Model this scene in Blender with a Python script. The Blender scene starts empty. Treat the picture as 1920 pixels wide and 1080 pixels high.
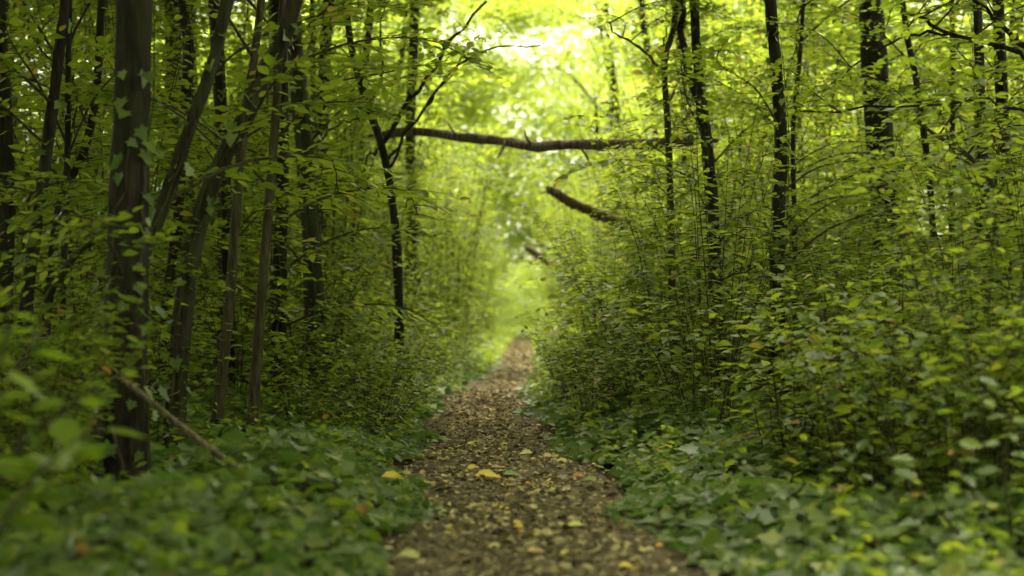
import bpy, math
import numpy as np
from mathutils import Vector, Matrix
R = math.radians
sc = bpy.context.scene
C = sc.collection

# ------------------------------------------------------------------ camera
CAM_Z, FPX, HOR = 0.80, 2667.0, 590.0          # eye height, focal length in photo pixels, horizon row
cam_d = bpy.data.cameras.new('camera'); cam = bpy.data.objects.new('camera', cam_d); C.objects.link(cam)
cam.location = (0, 0, CAM_Z); cam.rotation_euler = (R(90) + math.atan((HOR - 540) / FPX), 0, 0)
cam_d.sensor_width = 36; cam_d.lens = 36 * FPX / 1920
cam_d.clip_start = 0.1; cam_d.clip_end = 1000
cam_d.dof.use_dof = True; cam_d.dof.focus_distance = 8.8; cam_d.dof.aperture_fstop = 1.55
sc.camera = cam

# ------------------------------------------------------------------ sky, sun, exposure
SUN_EL, SUN_AZ = R(70), R(12)                   # high, ahead of the camera, a little to the right
w = bpy.data.worlds.new('World'); sc.world = w; w.use_nodes = True
nt = w.node_tree; bg = nt.nodes['Background']
sky = nt.nodes.new('ShaderNodeTexSky'); sky.sky_type = 'NISHITA'; sky.sun_disc = False
sky.sun_elevation = SUN_EL; sky.sun_rotation = SUN_AZ; sky.dust_density = 4; sky.air_density = 1.0
mixw = nt.nodes.new('ShaderNodeMix'); mixw.data_type = 'RGBA'; mixw.inputs[0].default_value = 0.8
bw = nt.nodes.new('ShaderNodeRGBToBW'); tint = nt.nodes.new('ShaderNodeMix'); tint.data_type = 'RGBA'
tint.blend_type = 'MULTIPLY'; tint.inputs[0].default_value = 1; tint.inputs[7].default_value = (1.0, 0.965, 0.74, 1)
nt.links.new(sky.outputs[0], bw.inputs[0]); nt.links.new(bw.outputs[0], tint.inputs[6])
nt.links.new(sky.outputs[0], mixw.inputs[6]); nt.links.new(tint.outputs[2], mixw.inputs[7])
nt.links.new(mixw.outputs[2], bg.inputs[0]); bg.inputs[1].default_value = 0.15
sun_d = bpy.data.lights.new('sun', 'SUN'); sun = bpy.data.objects.new('sun', sun_d); C.objects.link(sun)
sun_d.energy = 1.5; sun_d.angle = R(14); sun_d.color = (1.0, 0.93, 0.78)
sv = Vector((math.sin(SUN_AZ) * math.cos(SUN_EL), math.cos(SUN_AZ) * math.cos(SUN_EL), math.sin(SUN_EL)))
sun.rotation_euler = (-sv).to_track_quat('-Z', 'Y').to_euler(); sun.location = (0, 0, 40)
vs = sc.view_settings
vs.view_transform = 'Standard'; vs.look = 'None'; vs.gamma = 1; vs.use_curve_mapping = False
vs.exposure = 3.15
cy = sc.cycles
cy.adaptive_threshold = .03; cy.max_bounces = 5; cy.diffuse_bounces = 3; cy.transmission_bounces = 4; cy.glossy_bounces = 2
cy.use_denoising = True; cy.sample_clamp_indirect = 6
cy.caustics_reflective = False; cy.caustics_refractive = False

# ------------------------------------------------------------------ helpers
rng = np.random.default_rng(7)
def U(a, b, n=None, r=None): return (r or rng).uniform(a, b, n)
def at(px, py, D):                              # photo pixel + distance -> place
    return np.array([(px - 960) / FPX * D, D, CAM_Z + (HOR - py) / FPX * D])

def tag(o, label=None, cat=None, group=None, kind=None):
    for k, v in (('label', label), ('category', cat), ('group', group), ('kind', kind)):
        if v: o[k] = v
    return o
def empty(name, loc=(0, 0, 0)):
    o = bpy.data.objects.new(name, None); C.objects.link(o); o.location = loc; o.empty_display_size = .1
    return o
def mesh(name, V, polys=None, mat=None, smooth=False, tris=None):
    me = bpy.data.meshes.new(name)
    if tris is not None:
        V = np.asarray(V, np.float32); T = np.asarray(tris, np.int32)
        me.vertices.add(len(V)); me.vertices.foreach_set('co', V.ravel())
        me.loops.add(T.size); me.loops.foreach_set('vertex_index', T.ravel())
        me.polygons.add(len(T)); me.polygons.foreach_set('loop_start', np.arange(0, T.size, T.shape[1], dtype=np.int32))
        me.update(calc_edges=True)
    else:
        me.from_pydata([tuple(v) for v in V], [], polys); me.update()
    if smooth: me.polygons.foreach_set('use_smooth', np.ones(len(me.polygons), bool))
    if mat: me.materials.append(mat)
    return me
def obj(name, me, parent=None, kind=None):
    o = bpy.data.objects.new(name, me); C.objects.link(o)
    if parent: o.parent = parent
    if kind: o['kind'] = kind
    return o
def copy_tree(o, parent=None):
    c = o.copy(); C.objects.link(c); c.parent = parent
    for ch in list(o.children): copy_tree(ch, c)
    return c
def nrm(a): return a / (np.linalg.norm(a, axis=-1, keepdims=True) + 1e-9)

def spline(P, n):
    """smooth Catmull-Rom through the points P (k,d)"""
    P = np.asarray(P, float); k = len(P)
    if k == 2: t = np.linspace(0, 1, n)[:, None]; return P[0] * (1 - t) + P[1] * t
    Q = np.vstack([2 * P[0] - P[1], P, 2 * P[-1] - P[-2]]); out = []
    for s in np.linspace(0, k - 1 - 1e-6, n):
        i = int(s); t = s - i; a, b, c, d = Q[i:i + 4]
        out.append(.5 * (2 * b + (c - a) * t + (2 * a - 5 * b + 4 * c - d) * t * t + (3 * b - a - 3 * c + d) * t ** 3))
    return np.array(out)
def tube(P, rad, sides=8, rough=0.0, r=None):
    P = np.asarray(P, float); n = len(P); rad = np.broadcast_to(np.asarray(rad, float), (n,))
    T = nrm(np.gradient(P, axis=0)); up = np.array([0, 1., 0]) if abs(T[0][1]) < .9 else np.array([1., 0, 0])
    N = nrm(np.cross(T, up)); B = np.cross(T, N)
    a = np.linspace(0, 2 * np.pi, sides, endpoint=False)
    rr = np.ones((n, sides))
    if rough:
        g = r or rng
        lobes = 1 + rough * np.sin(a * 3 + g.uniform(0, 6)) * .6
        rr = lobes[None] + g.normal(0, rough * .35, (n, sides)) + np.repeat(g.normal(0, rough * .5, (n, 1)), sides, 1)
    V = P[:, None] + rad[:, None, None] * rr[..., None] * (np.cos(a)[None, :, None] * N[:, None] + np.sin(a)[None, :, None] * B[:, None])
    V = V.reshape(-1, 3); F = []
    for i in range(n - 1):
        for j in range(sides):
            k = (j + 1) % sides
            F.append((i * sides + j, i * sides + k, (i + 1) * sides + k, (i + 1) * sides + j))
    F.append(tuple(range(sides - 1, -1, -1))); F.append(tuple((n - 1) * sides + j for j in range(sides)))
    return V, F
class MB:                                        # several tubes joined
    def __init__(s): s.V = []; s.F = []; s.n = 0
    def add(s, V, F):
        s.V.append(V); s.F += [tuple(i + s.n for i in f) for f in F]; s.n += len(V)
    def mesh(s, name, mat, smooth=True): return mesh(name, np.vstack(s.V), s.F, mat, smooth)

# ------------------------------------------------------------------ materials
def nodes(name):
    m = bpy.data.materials.new(name); m.use_nodes = True
    t = m.node_tree; t.nodes.clear(); out = t.nodes.new('ShaderNodeOutputMaterial')
    return m, t, out
def ramp(t, stops):
    r = t.nodes.new('ShaderNodeValToRGB'); e = r.color_ramp.elements
    while len(e) < len(stops): e.new(.5)
    for el, (p, c) in zip(e, stops): el.position = p; el.color = (*c, 1)
    return r
def leaf_mat(name, refl, trans, mix=.5, rough=.46, spec=.25, blotch=False):
    """thin leaf: reflecting top, light shining through; colours spread leaf by leaf"""
    m, t, out = nodes(name); L = t.links.new
    geo = t.nodes.new('ShaderNodeNewGeometry'); oi = t.nodes.new('ShaderNodeObjectInfo')
    ad = t.nodes.new('ShaderNodeMath'); ad.operation = 'ADD'; fr = t.nodes.new('ShaderNodeMath'); fr.operation = 'FRACT'
    L(geo.outputs['Random Per Island'], ad.inputs[0]); L(oi.outputs['Random'], ad.inputs[1]); L(ad.outputs[0], fr.inputs[0])
    ra = ramp(t, refl); rb = ramp(t, trans); L(fr.outputs[0], ra.inputs[0]); L(fr.outputs[0], rb.inputs[0])
    p = t.nodes.new('ShaderNodeBsdfPrincipled'); p.inputs['Roughness'].default_value = rough
    p.inputs['Specular IOR Level'].default_value = spec
    tr = t.nodes.new('ShaderNodeBsdfTranslucent'); mx = t.nodes.new('ShaderNodeMixShader'); mx.inputs[0].default_value = mix
    L(p.outputs[0], mx.inputs[1]); L(tr.outputs[0], mx.inputs[2]); L(mx.outputs[0], out.inputs[0]); L(rb.outputs[0], tr.inputs[0])
    if not blotch: L(ra.outputs[0], p.inputs['Base Color']); return m
    tc = t.nodes.new('ShaderNodeTexCoord'); ns = t.nodes.new('ShaderNodeTexNoise'); ns.inputs['Scale'].default_value = 60
    hs = t.nodes.new('ShaderNodeHueSaturation'); mr = t.nodes.new('ShaderNodeMapRange')
    mr.inputs[3].default_value = .75; mr.inputs[4].default_value = 1.25
    L(tc.outputs['Object'], ns.inputs[0]); L(ns.outputs[0], mr.inputs[0]); L(mr.outputs[0], hs.inputs['Value'])
    L(ra.outputs[0], hs.inputs['Color']); L(hs.outputs[0], p.inputs['Base Color'])
    return m
def bark_mat(name, dark, lite, moss, moss_amt=.5, scale=1.0):
    m, t, out = nodes(name); L = t.links.new
    tc = t.nodes.new('ShaderNodeTexCoord'); mp = t.nodes.new('ShaderNodeMapping')
    mp.inputs['Scale'].default_value = (22 * scale, 22 * scale, 3.2 * scale)
    n1 = t.nodes.new('ShaderNodeTexNoise'); n1.inputs['Scale'].default_value = 1.6; n1.inputs['Detail'].default_value = 6
    n2 = t.nodes.new('ShaderNodeTexNoise'); n2.inputs['Scale'].default_value = 2.2; n2.inputs['Detail'].default_value = 4
    L(tc.outputs['Object'], mp.inputs[0]); L(mp.outputs[0], n1.inputs[0]); L(tc.outputs['Object'], n2.inputs[0])
    r1 = ramp(t, [(.34, dark), (.66, lite)]); L(n1.outputs[0], r1.inputs[0])
    r2 = ramp(t, [(.62 - .3 * moss_amt, (0, 0, 0)), (.8 - .25 * moss_amt, (1, 1, 1))]); L(n2.outputs[0], r2.inputs[0])
    mx = t.nodes.new('ShaderNodeMix'); mx.data_type = 'RGBA'; mx.inputs[7].default_value = (*moss, 1)
    sc_ = t.nodes.new('ShaderNodeMath'); sc_.operation = 'MULTIPLY'; sc_.inputs[1].default_value = .7
    L(r2.outputs[0], sc_.inputs[0]); L(sc_.outputs[0], mx.inputs[0]); L(r1.outputs[0], mx.inputs[6])
    p = t.nodes.new('ShaderNodeBsdfPrincipled'); p.inputs['Roughness'].default_value = .9
    p.inputs['Specular IOR Level'].default_value = .15
    bp = t.nodes.new('ShaderNodeBump'); bp.inputs['Strength'].default_value = .9; bp.inputs['Distance'].default_value = .03
    L(n1.outputs[0], bp.inputs['Height']); L(bp.outputs[0], p.inputs['Normal'])
    L(mx.outputs[2], p.inputs['Base Color']); L(p.outputs[0], out.inputs[0])
    return m
def soil_mat(name, stops, scale=9):
    m, t, out = nodes(name); L = t.links.new
    tc = t.nodes.new('ShaderNodeTexCoord'); n1 = t.nodes.new('ShaderNodeTexNoise')
    n1.inputs['Scale'].default_value = scale; n1.inputs['Detail'].default_value = 8; n1.inputs['Roughness'].default_value = .7
    L(tc.outputs['Object'], n1.inputs[0]); r1 = ramp(t, stops); L(n1.outputs[0], r1.inputs[0])
    p = t.nodes.new('ShaderNodeBsdfPrincipled'); p.inputs['Roughness'].default_value = .95; p.inputs['Specular IOR Level'].default_value = .1
    bp = t.nodes.new('ShaderNodeBump'); bp.inputs['Strength'].default_value = 1; bp.inputs['Distance'].default_value = .03
    L(n1.outputs[0], bp.inputs['Height']); L(bp.outputs[0], p.inputs['Normal']); L(r1.outputs[0], p.inputs['Base Color'])
    L(p.outputs[0], out.inputs[0]); return m

M_HAZEL = leaf_mat('hazel_leaf', [(0, (.054, .088, .010)), (.5, (.086, .132, .013)), (.93, (.128, .165, .017)), (1, (.24, .18, .03))],
                   [(0, (.27, .40, .02)), (.5, (.39, .51, .03)), (.93, (.49, .56, .045)), (1, (.5, .4, .06))], .48)
M_LOW = leaf_mat('undergrowth_leaf', [(0, (.05, .082, .009)), (.5, (.082, .128, .013)), (.96, (.125, .17, .018)), (.985, (.22, .12, .03)), (1, (.3, .15, .04))],
                 [(0, (.24, .36, .018)), (.5, (.35, .46, .025)), (.97, (.45, .52, .035)), (1, (.4, .25, .05))], .43)
M_IVY = leaf_mat('ivy_leaf', [(0, (.044, .072, .013)), (.5, (.072, .108, .018)), (.95, (.115, .15, .024)), (1, (.2, .2, .03))],
                 [(0, (.12, .25, .03)), (.6, (.18, .33, .04)), (1, (.3, .36, .04))], .3, .48, .3, True)
M_CANOPY = leaf_mat('canopy_leaf', [(0, (.05, .084, .010)), (1, (.1, .137, .015))], [(0, (.275, .39, .025)), (1, (.46, .54, .045))], .5)
M_BARK = bark_mat('dark_bark', (.006, .0045, .003), (.03, .023, .014), (.02, .027, .007), .5)
M_BARK_MOSS = bark_mat('mossy_bark', (.010, .008, .005), (.042, .034, .019), (.034, .050, .010), .65)
M_STEM = bark_mat('stem_bark', (.025, .02, .01), (.075, .062, .032), (.045, .058, .014), .5, 1.5)
M_LOG = bark_mat('log_bark', (.03, .022, .014), (.16, .12, .075), (.09, .12, .03), .45, .8)
M_STICK = bark_mat('dry_stick', (.07, .055, .034), (.22, .18, .11), (.10, .12, .04), .3, 1.5)
M_SOIL = soil_mat('forest_soil', [(.3, (.018, .013, .008)), (.7, (.05, .038, .02))])
M_PATH = soil_mat('path_soil', [(.3, (.045, .036, .021)), (.55, (.125, .1, .057)), (.75, (.22, .18, .10))], 14)
M_LITTER = leaf_mat('litter_leaf', [(0, (.045, .036, .021)), (.3, (.125, .1, .057)), (.6, (.27, .22, .12)), (.9, (.46, .38, .19)), (1, (.6, .47, .09))],
                    [(0, (.05, .03, .01)), (1, (.2, .13, .04))], .12, .8, .15, True)
def plain_leaf(name, c): return leaf_mat(name, [(0, tuple(.8 * x for x in c)), (1, tuple(min(1, 1.15 * x) for x in c))], [(0, c), (1, c)], .25, .5, .3)
M_YELLOW = plain_leaf('yellow_leaf', (.56, .42, .045)); M_TAN = plain_leaf('tan_leaf', (.48, .34, .13))
M_PALE = plain_leaf('pale_leaf', (.50, .48, .16)); M_ORANGE = plain_leaf('orange_leaf', (.45, .20, .04)); M_FGREEN = plain_leaf('fallen_green_leaf', (.16, .26, .05))

# ------------------------------------------------------------------ leaf templates (length 1 along +x, face up +z)
def ovate():
    V = np.array([[0, 0, 0], [.22, .22, .05], [.55, .27, .05], [1, 0, -.06], [.55, -.27, .05], [.22, -.22, .05], [.5, 0, -.02]], float)
    return V, np.array([[0, 6, 1], [1, 6, 2], [2, 6, 3], [0, 5, 6], [5, 4, 6], [4, 3, 6]])
def ivy_tpl():
    """five-lobed ivy leaf"""
    o = [(0, 0), (-.10, .16), (-.14, .36), (.12, .34), (.26, .58), (.46, .33), (.62, .26), (1, 0)]
    o = o + [(x, -y) for x, y in o[-2:0:-1]]
    V = [(x, y, .07 * abs(y) / .5 - .05 * max(0, x - .5)) for x, y in o] + [(.34, 0, -.03)]; c = len(o)
    T = [(i, c, (i + 1) % c) for i in range(c)]
    return np.array(V, float), np.array([(a, d, b) for a, b, d in T])[:, [0, 1, 2]][:, ::-1]
def ivy_simple():
    V = np.array([[0, 0, 0], [-.1, .3, .04], [.28, .5, .06], [.5, .27, .02], [1, 0, -.05], [.5, -.27, .02], [.28, -.5, .06], [-.1, -.3, .04], [.35, 0, -.03]], float)
    return V, np.array([(8, (i + 1) % 8, i)[::-1] for i in range(8)])
def diamond():
    V = np.array([[0, 0, 0], [.45, .28, .05], [1, 0, -.03], [.45, -.28, .05]], float)
    return V, np.array([[0, 2, 1], [0, 3, 2]])
OVATE, IVY, IVY_S, DIA = ovate(), ivy_tpl(), ivy_simple(), diamond()
def scatter(tpl, pos, dirs, normals, size):
    """vectorised: one leaf per row, tip towards dirs, face towards normals"""
    V, T = tpl; n = len(pos)
    X = nrm(dirs); Zn = nrm(normals - (normals * X).sum(1, keepdims=True) * X); Y = np.cross(Zn, X)
    size = np.asarray(size)[:, None, None]
    P = pos[:, None] + size * (V[None, :, 0, None] * X[:, None] + V[None, :, 1, None] * Y[:, None] + V[None, :, 2, None] * Zn[:, None])
    tr = T[None] + (np.arange(n) * len(V))[:, None, None]
    return P.reshape(-1, 3), tr.reshape(-1, 3)
def leafmesh(name, tpl, pos, dirs, normals, size, mat):
    V, T = scatter(tpl, pos, dirs, normals, size); return mesh(name, V, mat=mat, tris=T)
def rand_up(n, jit, r=rng):
    return nrm(np.array([0, 0, 1.]) + r.normal(0, jit, (n, 3)))
def rand_h(n, r=rng, dz=0.0):
    a = r.uniform(0, 2 * np.pi, n); return np.c_[np.cos(a), np.sin(a), r.normal(dz, .2, n)]

# ------------------------------------------------------------------ the ground and the path
CL_D = [-6, 0, 4.35, 6.9, 10.2, 13.3, 16, 19.4, 30.5, 47, 75, 120]
CL_X = [.3, .25, .12, -.02, -.20, -.28, -.18, .04, .14, .34, 7, 22]
def cx(y): return np.interp(y, CL_D, CL_X)
def hw(y): return np.interp(y, [0, 4, 7, 10, 14, 20, 30, 44, 54, 120], [.56, .52, .52, .46, .42, .42, .40, .36, .16, .12])
def bump(x, y):
    return .035 * np.sin(1.7 * x + .6 * y) + .03 * np.sin(.9 * y - 2.1 * x + 1) + .018 * np.sin(3.9 * x + 2.7 * y + 2)
def ground_z(x, y):
    d = np.abs(x - cx(y)) / hw(y)
    s = np.clip((d - .85) / .9, 0, 1); s = s * s * (3 - 2 * s)
    return s * (.06 + bump(x, y)) - .03
def path_z(x, y): return -.012 + .010 * np.sin(5 * x + 3 * y) * np.sin(2.3 * y) + .008 * np.sin(9.1 * x - 4 * y)
gx = np.unique(np.concatenate([np.linspace(-90, -8, 18), np.linspace(-8, 8, 81), np.linspace(8, 90, 18)]))
gy = np.unique(np.concatenate([np.linspace(-12, 26, 153), np.linspace(26, 60, 69), np.linspace(60, 150, 30)]))
X, Y = np.meshgrid(gx, gy); Z = ground_z(X, Y); nx = len(gx); ny = len(gy)
I = (np.arange(ny - 1)[:, None] * nx + np.arange(nx - 1)[None]).ravel()
g = obj('ground', mesh('ground', np.c_[X.ravel(), Y.ravel(), Z.ravel()], mat=M_SOIL, smooth=True, tris=np.c_[I, I + 1, I + nx + 1, I + nx]), kind='structure')
tag(g, 'dark forest soil under the undergrowth on both sides', 'ground')
py_ = np.concatenate([np.arange(-5, 20, .06), np.arange(20, 75, .3)]); u = np.linspace(-1, 1, 21)
PX = cx(py_)[:, None] + u[None] * (hw(py_) * 1.02)[:, None]; PY = np.repeat(py_[:, None], 21, 1)
PZ = path_z(PX, PY) + rng.normal(0, .004, PX.shape); PZ[:, [0, -1]] -= .03
I = (np.arange(len(py_) - 1)[:, None] * 21 + np.arange(20)[None]).ravel()
p = obj('path', mesh('path', np.c_[PX.ravel(), PY.ravel(), PZ.ravel()], mat=M_PATH, smooth=True, tris=np.c_[I, I + 1, I + 22, I + 21]), kind='structure')
tag(p, 'narrow brown leaf-strewn footpath running away through the wood', 'path')

# dead leaves and crumbs trodden into the path
n1, n2 = 17000, 8000
yy = np.concatenate([3 + 12 * rng.random(n1) ** 1.3, U(14, 50, n2)])
uu = np.clip(rng.normal(0, .55, n1 + n2), -1.35, 1.35)
xx = cx(yy) + uu * hw(yy)
zz = np.where(np.abs(uu) < 1, path_z(xx, yy), ground_z(xx, yy)) + U(.004, .02, n1 + n2)
sz = np.where(rng.random(n1 + n2) < .12, U(.04, .062, n1 + n2), U(.012, .036, n1 + n2)) * np.where(yy > 20, 1.4, 1)
o = obj('leaf_litter', leafmesh('leaf_litter', OVATE, np.c_[xx, yy, zz], rand_h(n1 + n2), rand_up(n1 + n2, .6), sz, M_LITTER), kind='stuff')
tag(o, 'brown and tan dead leaves and crumbs trodden over the path', 'leaf litter')

tw_ = MB()
for k in range(110):                                            # broken twigs in the litter
    y = 4 + 14 * rng.random() ** 1.3; x = float(cx(y)) + rng.uniform(-1.1, 1.1) * float(hw(y)); a = rng.uniform(0, 3.14); l = rng.uniform(.06, .28)
    q = np.array([[-.5, 0], [-.1, rng.normal(0, .06)], [.5, 0]]) * l; ca, sa = math.cos(a), math.sin(a)
    V, F = tube([(x + u0 * ca - v0 * sa, y + u0 * sa + v0 * ca, .012 + rng.uniform(0, .012)) for u0, v0 in q], [.005, .004, .002], 5); tw_.add(V, F)
tag(obj('twig_litter', tw_.mesh('twig_litter', M_STICK), kind='stuff'), 'thin broken twigs lying in the litter on the path', 'twigs')

# ------------------------------------------------------------------ ivy beds beside the path
IVY_ME = [mesh('ivy_leaf', IVY[0] * np.array([1, s, z]), mat=M_IVY, tris=IVY[1]) for s, z in ((1, 1), (.9, 1.8), (1.12, .5))]
def place_leaf(me, pos, d, n, s, parent, name='leaf'):
    d = d / np.linalg.norm(d); n = n - n.dot(d) * d; n = n / np.linalg.norm(n); y = np.cross(n, d)
    o = obj(name, me, parent)
    o.matrix_local = Matrix(((d[0] * s, y[0] * s, n[0] * s, pos[0]), (d[1] * s, y[1] * s, n[1] * s, pos[1]), (d[2] * s, y[2] * s, n[2] * s, pos[2]), (0, 0, 0, 1)))
    return o
def ivy_bed(side, label, n, width_fn, seed, base):
    r = np.random.default_rng(seed)
    root = empty('ivy_bed', base); tag(root, label, 'ivy')
    y = 2.4 + 24 * r.random(n) ** 1.5
    wd = width_fn(y); t = r.random(n) ** 1.15
    edge = hw(y) * (.92 + .22 * np.sin(2.1 * y + seed) + .10 * np.sin(5.3 * y))
    x = cx(y) + side * (edge + t * wd)
    dist = t * wd
    h = .02 + .16 * np.clip(dist / .5, 0, 1) * (.6 + .4 * np.sin(3 * x + 1.7 * y) * np.sin(2.2 * y - x)) * r.random(n) ** .6 + .02
    z = ground_z(x, y) + h
    P = np.c_[x, y, z]; N = nrm(np.array([-.25 * side, -.22, 1.]) + r.normal(0, .42, (n, 3)))
    D = rand_h(n, r, -.15); S = .035 + .065 * r.random(n) ** 1.4
    ok = np.abs(x) < .37 * y + 1.3; P, N, D, S = P[ok], N[ok], D[ok], S[ok]
    inv = np.abs(P[:, 0]) < .34 * P[:, 1]
    score = np.where(inv & (P[:, 1] > 4.2), S / P[:, 1] * (P[:, 2] - ground_z(P[:, 0], P[:, 1]) > .07), 0)
    big = np.argsort(-score)[:300]
    for i in big: place_leaf(IVY_ME[i % 3], P[i] - base, D[i], N[i], S[i], root)
    rest = np.ones(len(P), bool); rest[big] = False
    far = P[:, 1] > 9
    V1, T1 = scatter(IVY, P[rest & ~far] - base, D[rest & ~far], N[rest & ~far], S[rest & ~far])
    V2, T2 = scatter(IVY_S, P[rest & far] - base, D[rest & far], N[rest & far], S[rest & far] * 1.1)
    obj('foliage', mesh('foliage', np.vstack([V1, V2]), mat=M_IVY, tris=np.vstack([T1, T2 + len(V1)])), root, 'stuff')
ivy_bed(-1, 'low bed of green ivy along the left edge of the path', 22000, lambda y: np.interp(y, [0, 4, 8, 12, 18, 30], [2.4, 2.6, 2.6, 1.9, 1.2, .8]), 11, np.array([-1.2, 5., 0]))
ivy_bed(1, 'low bed of green ivy along the right edge of the path', 18000, lambda y: np.interp(y, [0, 4, 8, 12, 18, 30], [2.2, 2.2, 1.8, 1.3, .9, .7]), 12, np.array([1.2, 5., 0]))

# ------------------------------------------------------------------ shrubs
def make_shrub(name, seed, H, nst, spread, leaf, twig_gap, twig_len, start=.12, mat=M_HAZEL, stem_r=.011, tpl=OVATE, single=False, droop=.3, lgap=.8, up=.28):
    r = np.random.default_rng(seed)
    root = empty(name)
    tw = MB(); pos = []; dr = []; nm = []; sz = []
    for s in range(nst):
        a = 2 * np.pi * (s + r.uniform(-.4, .4)) / nst; out = np.array([math.cos(a), math.sin(a), 0])
        h = H * r.uniform(.7, 1.0); sp = spread * r.uniform(.4, 1.0)
        b = out * r.uniform(.02, .18) * (0 if single else 1)
        ctrl = [b, b + out * sp * .15 + [0, 0, h * .35], b + out * sp * .45 + [0, 0, h * .7], b + out * sp + [0, 0, h]]
        ctrl = [c + np.append(r.normal(0, .03 * h * .5, 2), 0) * (i > 0) for i, c in enumerate(ctrl)]
        P = spline(ctrl, 12)
        rd = stem_r * r.uniform(.7, 1.2) * np.linspace(1, .25, 12)
        V, F = tube(P, rd, 6, .1, r); V[:, 2] -= .03
        obj('stem', mesh('stem', V, F, M_STEM, True), root)
        L = np.linalg.norm(np.diff(P, axis=0), axis=1).sum(); nt_ = max(3, int(L * (1 - start) / twig_gap))
        for k in range(nt_):
            f = start + (1 - start) * (k + r.random()) / nt_; q = f * 11; i = min(int(q), 10); p0 = P[i] + (P[i + 1] - P[i]) * (q - i)
            aa = r.uniform(0, 2 * np.pi)
            d = np.array([math.cos(aa), math.sin(aa), r.uniform(-.05, .55)]) + .35 * out
            tl = twig_len * r.uniform(.45, 1.1) * (1 - .45 * f)
            m_ = 4; tt = np.linspace(0, 1, m_)
            Q = p0 + nrm(d) * (tl * tt)[:, None]; Q[:, 2] -= droop * tl * tt ** 2
            V, F = tube(Q, np.linspace(.0035, .0012, m_), 3); tw.add(V, F)
            nl = max(3, int(tl / (leaf * lgap))); lt = (np.arange(nl) + .7) / nl
            lp = p0 + nrm(d) * (tl * lt)[:, None]; lp[:, 2] -= droop * tl * lt ** 2
            hd = nrm(np.array([d[0], d[1], 0.])); sd = np.array([-hd[1], hd[0], 0])
            sg = np.where(np.arange(nl) % 2, 1, -1)[:, None]
            ld = hd * .75 + sd * sg * r.uniform(.5, 1.1, (nl, 1)) + np.c_[r.normal(0, .2, (nl, 2)), r.normal(-.22, .2, nl)]
            ld[-1] = hd
            pos.append(lp + r.normal(0, .008, (nl, 3))); dr.append(ld); nm.append(rand_up(nl, up, r)); sz.append(leaf * r.uniform(.6, 1.25, nl))
    obj('twigs', tw.mesh('twigs', M_STEM), root, 'stuff')
    P = np.vstack(pos)
    obj('foliage', leafmesh('foliage', tpl, P, np.vstack(dr), np.vstack(nm), np.concatenate(sz), mat), root, 'stuff')
    return root, len(P)

protos = {}
tot = 0
for key, args in {
    'low': [dict(H=h, nst=11, spread=.6, leaf=.08, twig_gap=.062, twig_len=.38, mat=M_LOW, stem_r=.005, start=.12, lgap=.75) for h in (1.25, 1.5, 1.75, 1.05)]
        + [dict(H=1.35, nst=8, spread=.7, leaf=.095, twig_gap=.085, twig_len=.34, mat=M_HAZEL, stem_r=.006, start=.1, up=.38), dict(H=2.1, nst=13, spread=.7, leaf=.066, twig_gap=.075, twig_len=.28, mat=M_HAZEL, stem_r=.004, start=.3),
           dict(H=.8, nst=12, spread=.5, leaf=.09, twig_gap=.07, twig_len=.18, mat=M_LOW, stem_r=.004, start=.2, up=.4, droop=.6)],
    'edge': [dict(H=h, nst=14, spread=sp, leaf=lf, twig_gap=.055, twig_len=.2, mat=M_LOW, stem_r=.004, start=.15, up=.36, droop=.5) for h, sp, lf in ((.65, .4, .06), (.85, .45, .068), (.55, .5, .055))],
    'hazel': [dict(H=h, nst=9, spread=sp, leaf=.085, twig_gap=.08, twig_len=.75, lgap=.72) for h, sp in ((3.6, 1.1), (4.6, 1.3), (5.2, 1.5), (4.2, .9))],
    'tall': [dict(H=h, nst=6, spread=sp, leaf=.088, twig_gap=.075, twig_len=.95, start=.22, stem_r=.018, lgap=.72) for h, sp in ((7, 1.8), (8, 2.2), (6.5, 2.4))],
}.items():
    protos[key] = []
    for i, a in enumerate(args):
        ro, n = make_shrub({'low': 'undergrowth_shrub', 'edge': 'low_shrub', 'hazel': 'hazel_shrub', 'tall': 'tall_hazel'}[key], 100 + 17 * i + len(key), **a); tot += n
        protos[key].append([ro, False, n])
def put(key, i, x, y, rz, s, label, cat, group):
    e = protos[key][i % len(protos[key])]
    if e[1]: o = copy_tree(e[0])
    else: o = e[0]; e[1] = True
    o.location = (x, y, float(ground_z(x, y))); o.rotation_euler = (0, 0, rz); o.scale = (s, s, s * U(.92, 1.08))
    tag(o, label, cat, group); return o
def fill(key, pts, label, cat, group, s0=.9, s1=1.12):
    for i, (x, y) in enumerate(pts): put(key, i, x, y, U(0, 6.28), U(s0, s1), label, cat, group)
def field(n, xr, yr, keep, gap, seed):
    """spaced random places"""
    r = np.random.default_rng(seed); out = []
    for _ in range(n * 60):
        x, y = r.uniform(*xr), r.uniform(*yr)
        if abs(x) > .37 * y + 1.6 or not keep(x, y): continue
        if all((x - a) ** 2 + (y - b) ** 2 > gap * gap for a, b in out): out.append((x, y))
        if len(out) >= n: break
    return out
off = lambda x, y: x - float(cx(y))
# right bank: fine-leaved undergrowth close to the path
fill('low', field(62, (.7, 5.6), (5.4, 18), lambda x, y: off(x, y) > np.interp(y, [5, 8, 10, 18], [1.55, 1.2, .85, .8]), .55, 3),
     'fine-leaved waist-high shrub in the bank right of the path', 'shrub', 'undergrowth shrubs on the right bank', .85, 1.15)
fill('edge', field(20, (1.0, 3.2), (4.3, 7.6), lambda x, y: off(x, y) > 1.2, .36, 31), 'small fine-leaved shrub in the near right foreground', 'shrub', 'small shrubs in the near right foreground', .8, 1.15)
fill('low', field(9, (1.5, 3.2), (5.2, 7.6), lambda x, y: off(x, y) > 1.6, .5, 32), 'fine-leaved waist-high shrub in the near right foreground', 'shrub', 'undergrowth shrubs on the right bank', .6, .8)
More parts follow.
